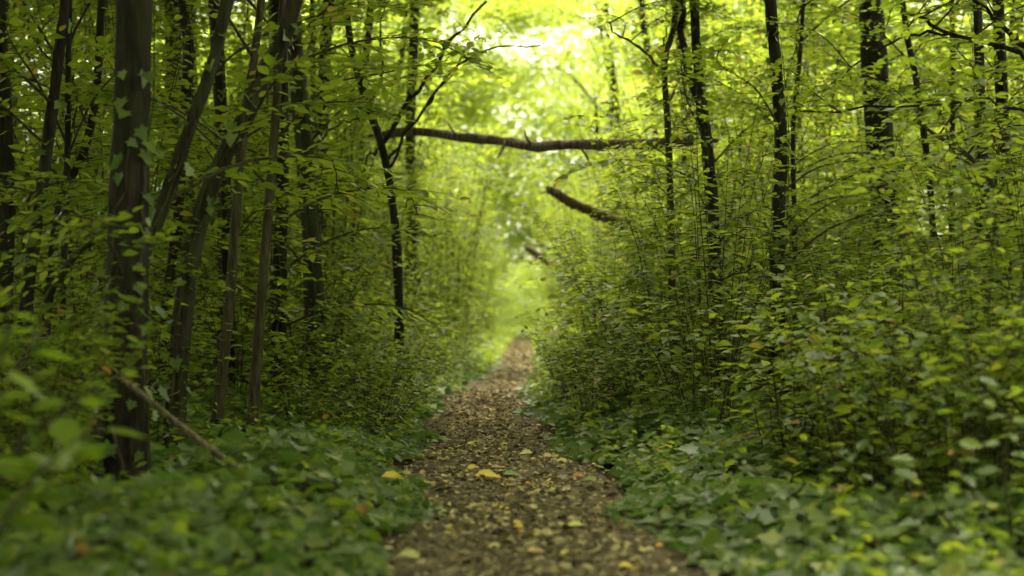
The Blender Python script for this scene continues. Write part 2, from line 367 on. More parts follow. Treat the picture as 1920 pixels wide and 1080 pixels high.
# left bank: behind the ivy
fill('low', field(44, (-5, -.8), (9.3, 22), lambda x, y: off(x, y) < np.interp(y, [9, 11, 13, 22], [-1.5, -1.1, -.9, -.85]), .6, 4),
     'fine-leaved low shrub behind the ivy left of the path', 'shrub', 'undergrowth shrubs on the left bank', .85, 1.05)
fill('edge', field(26, (-2, -.6), (9, 22), lambda x, y: -1.25 < off(x, y) < -.72, .45, 14), 'small leafy shrub at the left edge of the path', 'shrub', 'small shrubs at the left path edge', .75, 1.1)
fill('edge', field(22, (.5, 2), (9, 22), lambda x, y: .68 < off(x, y) < 1.1, .45, 15), 'small leafy shrub at the right edge of the path', 'shrub', 'small shrubs at the right path edge', .75, 1.1)
# hazel walls of the tunnel
fill('hazel', field(24, (-3.2, -.5), (15, 56), lambda x, y: -2.9 < off(x, y) < -np.interp(y, [15, 24, 60], [1.35, 1.05, .8]), 1.2, 5),
     'arching hazel shrub lining the left side of the far path', 'shrub', 'hazels lining the path on the left')
fill('hazel', field(24, (.9, 4.6), (15, 56), lambda x, y: np.interp(y, [15, 24, 60], [1.2, 1.1, 1.0]) < off(x, y) < 2.8, 1.2, 6),
     'arching hazel shrub lining the right side of the far path', 'shrub', 'hazels lining the path on the right')
for key, spots, lb, ct, gp in (('hazel', [(-2.9, 59), (-3.4, 63.5), (4.0, 60), (5.2, 64)], 'pale bright hazel closing the view at the far end of the path', 'shrub', 'hazels at the end of the path'),
                               ('tall', [(-4.2, 68), (5.6, 70)], 'tall bright hazel standing behind the far end of the path', 'tree', 'tall hazels at the end of the path')):
    fill(key, spots, lb, ct, gp, 1.1, 1.4)
fill('low', [(1.25, 5.4), (-1.9, 5.6), (-2.3, 6.6), (-1.75, 7.0), (-2.6, 7.9), (-2.0, 8.3), (-2.9, 9.2), (-2.3, 5.0), (-1.75, 5.0), (-1.85, 5.4)][1:], 'shaded low shrub among the trunks at lower left', 'shrub', 'shaded shrubs among the near left trunks', .6, .8)
# deeper understorey
fill('hazel', field(40, (-12, -1.9), (8.6, 32), lambda x, y: off(x, y) < -np.interp(y, [8, 12, 32], [1.9, 2.2, 2.4]), 1.35, 7),
     'hazel shrub deep among the dark trunks on the left', 'shrub', 'hazels deep in the left wood')
fill('hazel', field(34, (2.2, 12), (12, 32), lambda x, y: off(x, y) > 2.2, 1.35, 8),
     'hazel shrub behind the undergrowth in the right wood', 'shrub', 'hazels deep in the right wood')
fill('tall', field(20, (-9, -1.8), (14, 46), lambda x, y: off(x, y) < -2.9, 2.0, 9),
     'tall many-stemmed hazel rising over the left side of the path', 'tree', 'tall hazels on the left')
fill('tall', field(20, (1.8, 10), (13, 46), lambda x, y: off(x, y) > 2.9, 2.0, 10),
     'tall many-stemmed hazel rising over the right side of the path', 'tree', 'tall hazels on the right')

# ------------------------------------------------------------------ trees with a trunk one can point at
def make_crown(seed, n, rad, hgt, leaf):
    r = np.random.default_rng(seed); k = 70
    c = nrm(r.normal(0, 1, (k, 3))) * (r.random((k, 1)) ** .4) * [rad, rad, hgt]
    w_ = r.integers(0, k, n); P = c[w_] + r.normal(0, 1, (n, 3)) * [.17 * rad, .17 * rad, .07 * rad]
    return leafmesh('crown', DIA, P, rand_h(n, r, -.2), rand_up(n, .4, r), leaf * r.uniform(.6, 1.3, n), M_CANOPY)
CROWN = [make_crown(31 + i, 9500, 3.0, 1.5, .17) for i in range(3)]
THIN_CROWN = [make_crown(51 + i, 3200, 3.0, 1.3, .14) for i in range(2)]
SMALL_CROWN = [make_crown(41 + i, 2200, 1.4, .9, .11) for i in range(3)]
def make_spray(seed, ln=1.15, leaf=.082):
    r = np.random.default_rng(seed); bm_ = MB(); pos = []; dr = []; sz = []
    S = spline([[0, 0, 0], [ln * .35, r.normal(0, .06), ln * .16], [ln * .7, r.normal(0, .1), ln * .2], [ln, r.normal(0, .14), ln * .1]], 12)
    V, F = tube(S, np.linspace(.009, .002, 12), 5, .1, r); bm_.add(V, F)
    for k in range(17):
        f = .18 + .8 * k / 16; i = min(10, int(f * 11)); p0 = S[i] + (S[i + 1] - S[i]) * (f * 11 - i); sg = 1 if k % 2 else -1
        d = nrm(np.array([.75, sg * r.uniform(.5, 1.1), r.normal(0, .18)])); tl = ln * r.uniform(.2, .42) * (1.15 - .6 * f)
        tt = np.linspace(0, 1, 4)[:, None]; V, F = tube(p0 + d * tl * tt - np.array([0, 0, .25 * tl]) * tt ** 2, np.linspace(.003, .001, 4), 3); bm_.add(V, F)
        nl = max(3, int(tl / (leaf * .62))); lt = ((np.arange(nl) + .8) / nl)[:, None]
        q = p0 + d * tl * lt - np.array([0, 0, .25 * tl]) * lt ** 2
        sd = np.cross(d, [0, 0, 1.]); ld = d * .7 + sd * np.where(np.arange(nl) % 2, 1, -1)[:, None] * r.uniform(.4, 1.1, (nl, 1)) + np.c_[np.zeros((nl, 2)), r.normal(-.25, .2, nl)]; ld[-1] = d
        pos.append(q); dr.append(ld); sz.append(leaf * r.uniform(.6, 1.25, nl))
    P = np.vstack(pos)
    return bm_.mesh('branch', M_STEM), leafmesh('foliage', OVATE, P, np.vstack(dr), rand_up(len(P), .3, r), np.concatenate(sz), M_HAZEL)
SPRAYS = [make_spray(70 + i) for i in range(5)]
def sprays(root, S, rad, n, r, lo=.12, hi=.8, s0=.7, s1=1.25):
    k_ = len(S) - 1
    for k in range(n):
        f = lo + (hi - lo) * (k + r.random()) / n; i = min(k_ - 1, int(f * k_)); p0 = S[i] + (S[i + 1] - S[i]) * (f * k_ - i)
        a, b = SPRAYS[int(r.integers(5))]; o = obj('leafy_branch', a, root, 'stuff'); o.location = p0
        o.rotation_euler = (r.normal(0, .2), r.uniform(-.5, .15), r.uniform(0, 6.28)); z = r.uniform(s0, s1); o.scale = (z, z, z)
        obj('foliage', b, o, 'stuff')
def vines(root, S, rad, n, r):
    for k in range(n):
        m = 22; a = r.uniform(3.4, 6) + np.cumsum(r.normal(0, .22, m)); hh = r.uniform(12, 19)
        ii = np.linspace(0, hh, m); i0 = ii.astype(int); fr = (ii - i0)[:, None]
        Pc = S[i0] * (1 - fr) + S[i0 + 1] * fr; rr = rad[i0] * 1.1 + .004
        V, F = tube(Pc + np.c_[np.cos(a) * rr, np.sin(a) * rr, np.zeros(m)], np.linspace(.009, .003, m), 5, .15, r)
        obj('vine', mesh('vine', V, F, M_STEM, True), root)
def kink(P, amp, r):
    Q = P.copy(); Q[1:-1] += r.normal(0, amp, Q[1:-1].shape); return Q
def tree(name, label, pts, wpx, D, group=None, top=7.5, crown='big', crown_off=(0, 0, 0), cs=1.0, mat=None, lean=None, ivy=0, branches=(), flare=1.25, base_py=None, cat='tree', seed=None, leafy=None, shade_crowns=()):
    """pts: photo points of the trunk from low to high; wpx: its width there"""
    r = np.random.default_rng(seed or int(abs(pts[0][0]) * 7 + D * 13))
    P = [at(px, py, D if len(q) == 0 else q[0]) for px, py, *q in pts]
    lo = P[0]; d0 = P[0] - P[1]
    gz = float(ground_z(lo[0], lo[1]))
    if lo[2] > gz + .1:
        t = (lo[2] - gz) / max(1e-3, -d0[2]) if d0[2] < -.05 else 0
        foot = lo + d0 * t * .6; foot[2] = gz - .06; P.insert(0, foot)
    else: P[0] = np.array([lo[0], lo[1], gz - .06])
    hi = P[-1]; d1 = nrm(P[-1] - P[-2])
    if top and hi[2] < top:
        a = d1 * [.6, .6, 1]; a = a / a[2]
        P.append(hi + a * (top - hi[2]) * .5); P.append(hi + a * (top - hi[2]))
    base = P[0].copy(); base[2] = gz
    root = empty(name, base); tag(root, label, cat, group); x_left = base[0] < 0
    S = spline(np.array(P) - base, 26); rad0 = wpx / FPX * D / 2
    f = np.linspace(0, 1, 26); rad = rad0 * (1.08 - .4 * f) * (1 + (flare - 1) * np.exp(-f * 14))
    V, F = tube(S, rad, 12, .09, r)
    obj('trunk', mesh('trunk', V, F, mat or M_BARK, True), root)
    for bp in branches:                                        # (points, width)
        Q = kink(spline([at(a, b, c) - base for a, b, c in bp[0]], 14), .016, r)
        V, F = tube(Q, bp[1] / FPX * bp[0][0][2] / 2 * np.linspace(1, .45, 14), 7, .12, r)
        obj('branch', mesh('branch', V, F, mat or M_BARK, True), root)
        if leafy is None: sprays(root, Q, None, 3, r, .35, 1.0, .4, .8)
        elif leafy: sprays(root, Q, None, 2, r, .6, 1.0, .3, .5)
    nsp = leafy if leafy is not None else (3 if D < 8 else 6 if x_left and D < 11.5 else 9 if D < 16 else 0)
    zmax = CAM_Z + HOR / FPX * D + .7                          # as high as one sees from the path
    if nsp: sprays(root, S, rad, nsp, r, .25 if D < 9 else .16, min(.85, zmax / max(.1, S[-1][2])))
    if ivy > 12: vines(root, S, rad, 2, r)
    if crown:
        ce = S[-1] + np.array(crown_off)
        for k in range(2 if crown == 'small' else 4):            # limbs carrying the crown
            aa = 2 * np.pi * (k + r.random()) / 4; ln = (.8 if crown == 'small' else 1.9) * cs
            e = ce + [math.cos(aa) * ln, math.sin(aa) * ln, r.uniform(.1, .6)]
            Q = spline([S[-4], (S[-4] + e) / 2 + [0, 0, .3], e], 8)
            V, F = tube(Q, np.linspace(rad[-3] * .7, rad0 * .12, 8), 6, .1, r)
            obj('branch', mesh('branch', V, F, mat or M_BARK, True), root)
        c = obj('crown', {'big': CROWN, 'thin': THIN_CROWN}.get(crown, SMALL_CROWN)[r.integers(2)], root, 'stuff')
        c.location = ce; c.rotation_euler = (0, 0, r.uniform(0, 6)); c.scale = (cs, cs, cs)
        for eo in shade_crowns:  # further crowns and limbs above the view, added to shade the left side
            c = obj('crown', CROWN[r.integers(3)], root, 'stuff'); c.location = S[-1] + np.array(eo); c.rotation_euler = (0, 0, r.uniform(0, 6)); c.scale = (cs, cs, cs)
            V, F = tube(kink(spline([S[-5], S[-2] + np.array(eo) * .5, S[-1] + np.array(eo)], 10), .03, r), np.linspace(rad[-4] * .8, rad0 * .2, 10), 7, .1, r)
            obj('branch', mesh('branch', V, F, mat or M_BARK, True), root)
    for k in range(int(ivy * 1.7)):
        i = int(r.integers(1, 20)); a = r.uniform(np.pi, 2 * np.pi) if r.random() < .8 else r.uniform(0, 6.28)
        n = np.array([math.cos(a), math.sin(a), .35]); pp = S[i] + (S[i + 1] - S[i]) * r.random() + n * [rad[i] * 1.3, rad[i] * 1.3, 0] + nrm(r.normal(0, 1, 3)) * .03
        place_leaf(IVY_ME[k % 3], pp, np.array([r.normal(0, .5), r.normal(0, .4) - .2, -1.]) + n * .35, n + r.normal(0, .35, 3), r.uniform(.04, .078), root)
    return root

# left of the path; unseen crowns enlarged and shifted to shade this side
tree('tree', 'thick dark straight trunk at the left, widest trunk on that side', [(232, 800), (236, 560), (240, 330), (248, 0)], 84, 6.0, top=6.5, ivy=46, crown_off=(-1.3, -1.5, .6), cs=1.45, shade_crowns=[(-3.6, -2.0, 1.0)])
tree('leaning_tree', 'mossy slender trunk leaning right just beside the widest left trunk', [(205, 700, 6.4), (245, 540, 6.4), (300, 400, 6.5), (350, 250, 6.5), (425, 0, 6.6)], 30, 6.5, mat=M_BARK_MOSS, ivy=14, crown_off=(-2.0, -1.8, .4), cs=1.35, top=6.5)
tree('leaning_tree', 'mossy trunk leaning right that reaches the top edge left of centre', [(330, 770, 7.0), (345, 560, 7.0), (372, 420, 7.0), (410, 310, 7.1), (462, 208, 7.1), (502, 118, 7.2), (552, 0, 7.2)], 36, 7.1, mat=M_BARK_MOSS, ivy=22, crown_off=(-2.4, -.3, .5), cs=1.3, top=6.5, shade_crowns=[(-3.0, -2.2, 1.5)])
tree('sapling', 'thin bowed olive stem, left of the two slim poles in the ivy', [(400, 850), (428, 600), (442, 400), (456, 240), (488, 0)], 19, 8.4, mat=M_STEM, crown='small', top=5.5, crown_off=(-.3, .3, .5))
tree('sapling', 'thin straight olive stem, right of the two slim poles in the ivy', [(470, 845), (488, 580), (506, 350), (522, 120), (528, 0)], 18, 8.5, mat=M_STEM, crown='small', top=5.5, crown_off=(-.2, .4, .5))
tree('tree', 'dark trunk behind the leaning mossy stems', [(425, 620), (424, 480), (416, 250), (402, 0)], 30, 11.0, top=8, ivy=14, crown_off=(-.8, .5, .5), cs=1.5)
tree('tree', 'dark ivy-dotted trunk left of the pale lit one', [(522, 640), (524, 520), (528, 300), (524, 80), (514, -60)], 29, 11.2, top=8, ivy=34, crown_off=(-1.6, .5, .5), cs=1.5)
tree('tree', 'brown ridged trunk bending left as it rises, nearest the path on the left', [(592, 620), (582, 430), (566, 230), (548, 40), (536, -80)], 36, 12, top=9, ivy=14, crown_off=(-2.2, .5, .5), cs=1.4, mat=M_BARK_MOSS)
tree('sapling', 'thin straight pole right of the brown ridged trunk, far back', [(590, 420), (588, 250), (584, 0)], 12, 20, crown='small', top=8, mat=M_BARK)
tree('forked_tree', 'crooked thin dark tree with spreading bare branches, left of the path', [(748, 690), (748, 560), (742, 440), (730, 340), (714, 268), (690, 200), (668, 130), (655, 70)], 17, 13.5, top=5.2, crown='small', crown_off=(-.3, .5, 1.0), flare=1.5, leafy=2, branches=[
    ([(716, 272, 13.5), (745, 215, 13.5), (790, 165, 13.4), (822, 110, 13.3), (855, 60, 13.2), (912, 0, 13.1)], 9),
    ([(722, 310, 13.5), (770, 230, 13.7), (830, 160, 13.8), (880, 80, 13.9)], 6),
    ([(728, 320, 13.5), (765, 245, 13.3), (850, 130, 13.2), (930, 88, 13.1), (1015, 83, 13.0)], 6),
    ([(700, 215, 13.5), (640, 232, 13.4), (590, 270, 13.3)], 5),
    ([(690, 200, 13.5), (715, 130, 13.6), (712, 40, 13.7), (730, -20, 13.7)], 6),
    ([(715, 275, 13.5), (690, 300, 13.4), (668, 345, 13.3)], 5),
    ([(668, 130, 13.5), (640, 90, 13.5), (590, 70, 13.5)], 4)])
tree('tree', 'dark slanting trunk near the left edge, leaning right', [(50, 560), (68, 420), (92, 230), (112, 60), (120, -40)], 24, 7.5, top=6.5, ivy=8, crown_off=(0, -3.5, .4), cs=1.5, shade_crowns=[(-1.5, .5, .8)])
tree('sapling', 'thin dark upright stem between the left edge and the widest trunk', [(118, 560), (124, 300), (126, 100), (128, -20)], 12, 8.0, crown='small', top=6, ivy=6)
tree('sapling', 'slim dark stem curving up to the right below the widest trunk', [(88, 600), (112, 380), (150, 300), (175, 200), (185, 60)], 17, 9, crown='small', top=6)
tree('tree', 'shadowy trunk at the very left edge of the wood', [(8, 600), (10, 300), (-6, 0)], 34, 9, top=7, crown_off=(-.5, .2, 0), cs=1.6, ivy=8)
tree('sapling', 'slim trunk in shade right of the widest trunk', [(310, 640), (326, 480), (340, 250), (352, 90), (338, -20)], 24, 10.5, crown='big', top=7.5, crown_off=(-1.5, 2.5, .4), cs=1.6)
tree('sapling', 'slender dark sapling far back behind the crooked tree', [(770, 500), (772, 400), (768, 250), (775, 60)], 22, 24, top=10, crown='big', crown_off=(-2, 0, 0), cs=.8)
# right of the path
tree('forked_tree', 'thin pale-lit trunk forking high, nearest the path on the right', [(1262, 640), (1260, 520), (1258, 380), (1254, 250), (1247, 120), (1262, 60), (1272, -20)], 14, 12.2, top=6, crown='small', mat=M_STEM, crown_off=(.5, .4, .5), branches=[
    ([(1248, 128, 12.2), (1205, 95, 12.2), (1160, 60, 12.1), (1140, 40, 12.1)], 7), ([(1247, 125, 12.2), (1244, 85, 12.2), (1250, 20, 12.3)], 5)])
tree('twin_tree', 'dark trunk with a second stem joining it high up, right of the path', [(1348, 640), (1344, 560), (1336, 380), (1324, 250), (1310, 130), (1303, 0)], 23, 12.0, top=8, crown_off=(2.6, 1.2, .5), ivy=26, cs=.8, branches=[
    ([(1320, 232, 12), (1296, 150, 12), (1280, 60, 12), (1274, -60, 12.1)], 20)])
tree('tree', 'sharp straight ridged trunk in the middle of the right undergrowth', [(1456, 640), (1458, 520), (1462, 400), (1466, 250), (1456, 110), (1446, -20)], 27, 10.6, top=7.5, ivy=30, crown_off=(2.6, 1.2, .5), cs=.85)
tree('tree', 'thick brown ridged trunk, widest trunk on the right', [(1672, 600), (1668, 460), (1655, 300), (1645, 160), (1638, 40), (1634, -40)], 56, 14.5, top=9, crown_off=(1, 1, .8), cs=1.3, ivy=8)
tree('sapling', 'thin dark stem between the sharp trunk and the widest right trunk', [(1490, 420), (1488, 250), (1500, 120), (1508, 0)], 9, 13, crown='small', top=6.5)
tree('sapling', 'dark slender stem right of the widest right trunk', [(1752, 520), (1745, 350), (1720, 150), (1700, 40)], 13, 13, crown='small', top=6.5, crown_off=(.5, .5, .2))
tree('sapling', 'short straight pole far back in the right wood', [(1786, 470), (1786, 330), (1790, 150), (1788, 0)], 12, 15, crown='small', top=7)
tree('tree', 'dark trunk near the right edge of the picture', [(1850, 560), (1846, 380), (1842, 200), (1836, 0)], 22, 11.5, top=7.5, ivy=22, crown_off=(.8, .6, .3))
tree('tree', 'shaded ivy-hung trunk at the far right edge', [(1892, 600), (1890, 420), (1882, 200), (1876, 0)], 26, 13, top=8, ivy=20, crown_off=(1, 0, .2))
tree('branching_tree', 'tree at the right edge with bare branches reaching in overhead', [(2010, 500), (1990, 300), (1985, 120), (1990, -60)], 40, 8.6, top=6.5, crown_off=(1.5, -.9, .2), cs=1.0, branches=[
    ([(1988, 130, 8.6), (1900, 95, 8.7), (1800, 66, 8.8), (1740, 38, 8.9), (1690, 22, 8.9)], 11),
    ([(1990, 160, 8.6), (1905, 70, 8.6), (1860, 25, 8.7), (1820, -15, 8.7)], 12),
    ([(1800, 66, 8.8), (1740, 62, 8.9), (1690, 70, 9.2), (1620, 110, 9.6), (1560, 155, 10)], 6),
    ([(1985, 215, 8.6), (1900, 205, 8.9), (1850, 186, 9.2), (1740, 196, 9.6), (1600, 208, 10), (1495, 208, 10.2)], 7)])
tree('curved_sapling', 'thin pale stem arching left out of the right undergrowth', [(1895, 560), (1885, 420), (1862, 345), (1815, 290), (1760, 255), (1722, 228)], 10, 9.5, top=None, crown=None, mat=M_STEM, flare=1.1, branches=[([(1862, 345, 9.5), (1870, 300, 9.5), (1868, 250, 9.6)], 5)])

# canopy trees farther in, their crowns meeting over the path
for i, (x, y) in enumerate(field(7, (-8, -3), (14, 23), lambda x, y: off(x, y) < -3.2, 2.2, 23) + field(14, (-13, -2.4), (23, 64), lambda x, y: off(x, y) < -5.2, 3.0, 21) + field(15, (2.4, 13), (23, 64), lambda x, y: off(x, y) > 5.2, 3.0, 22)):
    sd = 'left' if x < 0 else 'right'; h = U(5.5, 10); px = 960 + x / y * FPX
    tree('canopy_tree', f'slender dark tree far back in the {sd} wood, its leafy crown overhead', [(px, HOR + CAM_Z / y * FPX - 20), (px + U(-10, 10), HOR - (h * .5) / y * FPX), (px + U(-15, 15), HOR - (h * .8) / y * FPX)], .2 / y * FPX, y,
         group=f'far canopy trees in the {sd} wood', top=h, crown_off=(-np.sign(x) * U(0, 1.2), 0, .8), cs=U(1.0, 1.35), seed=900 + i)

for i, (x, y, h, ox) in enumerate([(-2.4, 18, 5.6, 1.6), (2.6, 21, 5.9, -1.8), (-2.7, 25, 6.6, 1.8), (2.8, 28, 7.2, -1.6), (-2.8, 33, 8.2, 2.0), (2.9, 38, 9.2, -1.8), (-2.9, 45, 10.5, 1.5), (3.2, 50, 8.5, -1.0), (4.2, 57, 9.0, -1.0), (-3.0, 48, 12.2, 2.4), (3.8, 52, 13.6, -2.6), (-3.2, 40, 9.6, 2.4), (-3.6, 60, 13.2, 3.4), (5.6, 64, 14.2, -3.8)]):
    px = 960 + x / y * FPX
    tree('canopy_tree', ['dark slender tree leaning over the path from the left', 'dark slender tree leaning over the path from the right'][x > 0], [(px, HOR + CAM_Z / y * FPX - 20), (px + U(-8, 8), HOR - h * .5 / y * FPX), (px + ox * 12, HOR - h * .8 / y * FPX)], .17 / y * FPX, y,
         group='canopy trees leaning over the path from the ' + ('right' if x > 0 else 'left'), top=h, crown='big' if h > 11.5 else 'thin', crown_off=(ox * .8, 0, .6), cs=.8, seed=950 + i)
# ------------------------------------------------------------------ fallen wood
def log(name, label, pts, wpx, mat, stubs=()):
    P = np.array([at(*q) for q in pts]); c = P.mean(0); root = empty(name, c); tag(root, label, 'log')
    D = pts[0][2]; S = spline(P - c, 30); V, F = tube(kink(S, .035 * wpx / FPX * D, rng), wpx / FPX * (S[:, 1] + c[1]) / 2 * np.linspace(.85, 1.08, 30) * np.clip(.35 + np.arange(30) * .3, 0, 1) * np.clip(.35 + np.arange(30)[::-1] * .3, 0, 1), 14, .2)
    obj('trunk', mesh('trunk', V, F, mat, True), root)
    for s, w_ in stubs:
        V, F = tube(spline([at(*q) - c for q in s], 8), np.linspace(1, .4, 8) * w_ / FPX * D / 2, 7, .12); obj('branch_stub', mesh('branch_stub', V, F, mat, True), root)
    return root
fl = log('fallen_log', 'mossy fallen trunk hanging level across the path overhead', [(690, 255, 16.8), (780, 246, 16.4), (870, 258, 15.8), (940, 264, 15.2), (1000, 275, 14.7), (1070, 272, 14.1), (1150, 271, 13.5), (1240, 268, 12.9), (1346, 263, 12.22)], 18, M_LOG,
    [([(948, 262, 15.1), (940, 284, 15), (931, 296, 14.9)], 6), ([(1000, 275, 14.7), (988, 258, 14.7), (984, 244, 14.8)], 6), ([(1085, 272, 14), (1100, 292, 13.9), (1104, 306, 13.9)], 4), ([(860, 256, 15.9), (846, 240, 15.9), (838, 226, 16)], 5)])
sprays(fl, spline([at(*q) - np.array(fl.location) for q in [(1215, 268, 13.1), (1270, 266, 12.7), (1335, 262, 12.3)]], 10), None, 4, np.random.default_rng(5), 0, .9, .5, .8)
log('broken_branch', 'short mossy broken branch slanting down beyond the level fallen trunk', [(1024, 351, 19), (1045, 364, 19), (1080, 384, 19), (1130, 405, 19), (1230, 440, 18.6)], 19, M_LOG)
log('broken_branch', 'small dark blurred branch deep in the tunnel above the path end', [(985, 462, 41), (1003, 474, 41), (1030, 492, 41), (1085, 520, 41.5)], 12, M_LOG, [([(1010, 478, 41), (1000, 492, 41), (985, 498, 41)], 6)])
st = log('leaning_stick', 'thin bare stick leaning down into the ivy at lower left', [(228, 708, 5.2), (300, 765, 5.3), (385, 832, 5.4), (480, 900, 5.5)], 13, M_STICK)
st['category'] = 'stick'
st = log('leaning_stick', 'short dead branch slanting left of the widest left trunk', [(195, 440, 6.6), (150, 470, 6.7), (105, 530, 6.8), (80, 580, 6.9)], 13, M_BARK_MOSS); st['category'] = 'stick'

# ------------------------------------------------------------------ blurred plants close to the lens
def leafy_plant(name, label, base, stems, seed, leaf, nleaf, mat_me, cat='plant'):
    r = np.random.default_rng(seed); root = empty(name, base); tag(root, label, cat)
    for q in stems:
        S = spline(np.array([at(*k) for k in q]) - base, 10); V, F = tube(S, np.linspace(.007, .002, 10), 6); obj('stem', mesh('stem', V, F, M_STEM, True), root)
        for k in range(nleaf):
            f = .15 + .85 * (k + r.random() * .6) / nleaf; i = min(8, int(f * 9)); p0 = S[i] + (S[i + 1] - S[i]) * (f * 9 - i)
            a = r.uniform(0, 6.28); d = np.array([math.cos(a), math.sin(a), r.normal(-.2, .2)])
            place_leaf(mat_me[k % len(mat_me)], p0 + d * .015, d, nrm(np.array([0, -.25, 1.]) + r.normal(0, .3, 3)), leaf * r.uniform(.7, 1.25), root)
    return root
OV_ME = [mesh('ovate_leaf', OVATE[0] * np.array([1, s, z]), mat=M_LOW, tris=OVATE[1]) for s, z in ((1, 1), (1.15, .4), (.9, 1.6))]
leafy_plant('leafy_sapling', 'blurred broad-leaved sapling close up at the left edge', np.array([-1.35, 3.3, 0.]),
            [[(-130, 1240, 3.3), (-60, 900, 3.3), (20, 720, 3.3), (90, 600, 3.35)], [(-120, 1240, 3.3), (0, 900, 3.4), (130, 760, 3.4), (250, 690, 3.5)],
             [(-130, 1240, 3.3), (-40, 860, 3.2), (10, 640, 3.2), (20, 540, 3.2)], [(-110, 1240, 3.3), (20, 960, 3.3), (110, 850, 3.3), (190, 800, 3.35)]], 51, .105, 13, OV_ME)
leafy_plant('leafy_sapling', 'blurred leafy stems close up at the lower right', np.array([1.5, 4.3, 0.]),
            [[(1880, 1090, 4.3), (1850, 980, 4.3), (1800, 880, 4.35), (1780, 800, 4.4)], [(1900, 1090, 4.3), (1890, 960, 4.3), (1880, 860, 4.3), (1900, 760, 4.3)],
             [(1870, 1090, 4.3), (1760, 960, 4.4), (1690, 890, 4.4), (1650, 850, 4.5)]], 52, .075, 14, OV_ME)

# ------------------------------------------------------------------ single fallen leaves on the path
FL = {k: mesh('fallen_leaf', OVATE[0] * np.array([1, 1.25, 2.2]), mat=m, tris=OVATE[1], smooth=True) for k, m in (('yellow', M_YELLOW), ('tan', M_TAN), ('pale', M_PALE), ('orange', M_ORANGE), ('green', M_FGREEN))}
def fallen(px, py, w_, col, label, group=None):
    D = CAM_Z / ((py - HOR) / FPX); p = at(px, py, D); s = w_ / FPX * D
    inp = abs(p[0] - cx(D)) < hw(D); p[2] = float(path_z(p[0], D) if inp else ground_z(p[0], D) + .05) + .026
    a = U(-.5, .5) + (np.pi if U(0, 1) < .5 else 0); d = np.array([math.cos(a), math.sin(a), U(-.05, .08)])
    p = p - d * s * .5
    o = place_leaf(FL[col], p, d, nrm(np.array([U(-.2, .2), U(-.5, -.15), 1.])), s, None, 'fallen_leaf'); tag(o, label, 'leaf', group); return o
for a in [(1074, 990, 38, 'pale', 'pale yellow oval fallen leaf alone near the front of the path'),
          (886, 879, 30, 'yellow', 'bright yellow fallen leaf, upper of a touching pair mid-path'),
          (915, 897, 50, 'yellow', 'long yellow fallen leaf, lower of a touching pair mid-path'),
          (985, 852, 26, 'pale', 'pale cream fallen leaf right of the yellow pair'),
          (737, 916, 44, 'yellow', 'yellow and orange fallen leaf on the left edge of the path'),
          (770, 1047, 44, 'pale', 'pale green fallen leaf at the lower left path edge'),
          (1103, 907, 30, 'green', 'green fallen leaf on the right side of the path'),
          (1005, 1036, 36, 'tan', 'tan fallen leaf low in the picture on mid path'),
          (1176, 1062, 32, 'yellow', 'small yellow fallen leaf at the lower right of the path'),
          (1028, 862, 20, 'tan', 'small tan fallen leaf beside the cream one'),
          (958, 892, 30, 'green', 'small green leaf lying right of the yellow pair'),
          (970, 990, 26, 'yellow', 'dull yellow fallen leaf left of the pale oval one'),
          (1085, 897, 26, 'orange', 'orange fallen leaf touching the green one on the right')]: fallen(*a)
for k in range(70):
    D = float(U(4.6, 15)); py = HOR + CAM_Z / D * FPX; px = 960 + (float(cx(D)) + U(-.5, .5)) / D * FPX
    c = ['yellow', 'tan', 'tan', 'pale', 'orange', 'tan'][k % 6]
    fallen(px, py, U(.022, .04) / D * FPX, c, f'small {c} leaf among the litter on the path', f'small {c} leaves on the path')

# ------------------------------------------------------------------ the wood beyond
def mass(name, label, seed, n, sampler, leaf, mat, cat):
    r = np.random.default_rng(seed); P = sampler(r, n)
    o = obj(name, leafmesh(name, DIA, P, rand_h(len(P), r, -.2), rand_up(len(P), .45, r), leaf * r.uniform(.6, 1.3, len(P)), mat), kind='stuff'); tag(o, label, cat)
def clumps(r, n, box, k, cr):
    lo, hi = np.array(box[0], float), np.array(box[1], float); c = lo + (hi - lo) * r.random((k, 3))
    return c[r.integers(0, k, n)] + r.normal(0, 1, (n, 3)) * cr
def far_wood(r, n):
    a = clumps(r, n, ((-28, 72, 0), (28, 96, 20)), 900, (1.3, 1.3, .7)); c = clumps(r, n // 3, ((-9, 86, 6), (13, 104, 17)), 240, (1.2, 1.2, .8))
    a = np.vstack([a, c]); a[:, 2] = np.abs(a[:, 2]); return a
def cover(r, n):
    y = r.uniform(19, 80, n); x = cx(np.minimum(y, 52)) + np.where(r.random(n) < .5, -1, 1) * (hw(y) * .9 + r.random(n) ** 1.4 * 4)
    x = np.where(y > 56, r.uniform(-9, 12, n), x); ok = np.abs(x - cx(y)) > hw(y) * .85
    return np.c_[x, y, ground_z(x, y) + .02 + r.random(n) * np.interp(y, [19, 40, 80], [.14, .2, .45])][ok]
mass('ground_cover', 'low bright green plants covering the ground along the far path', 64, 42000, cover, .11, M_LOW, 'ground cover')
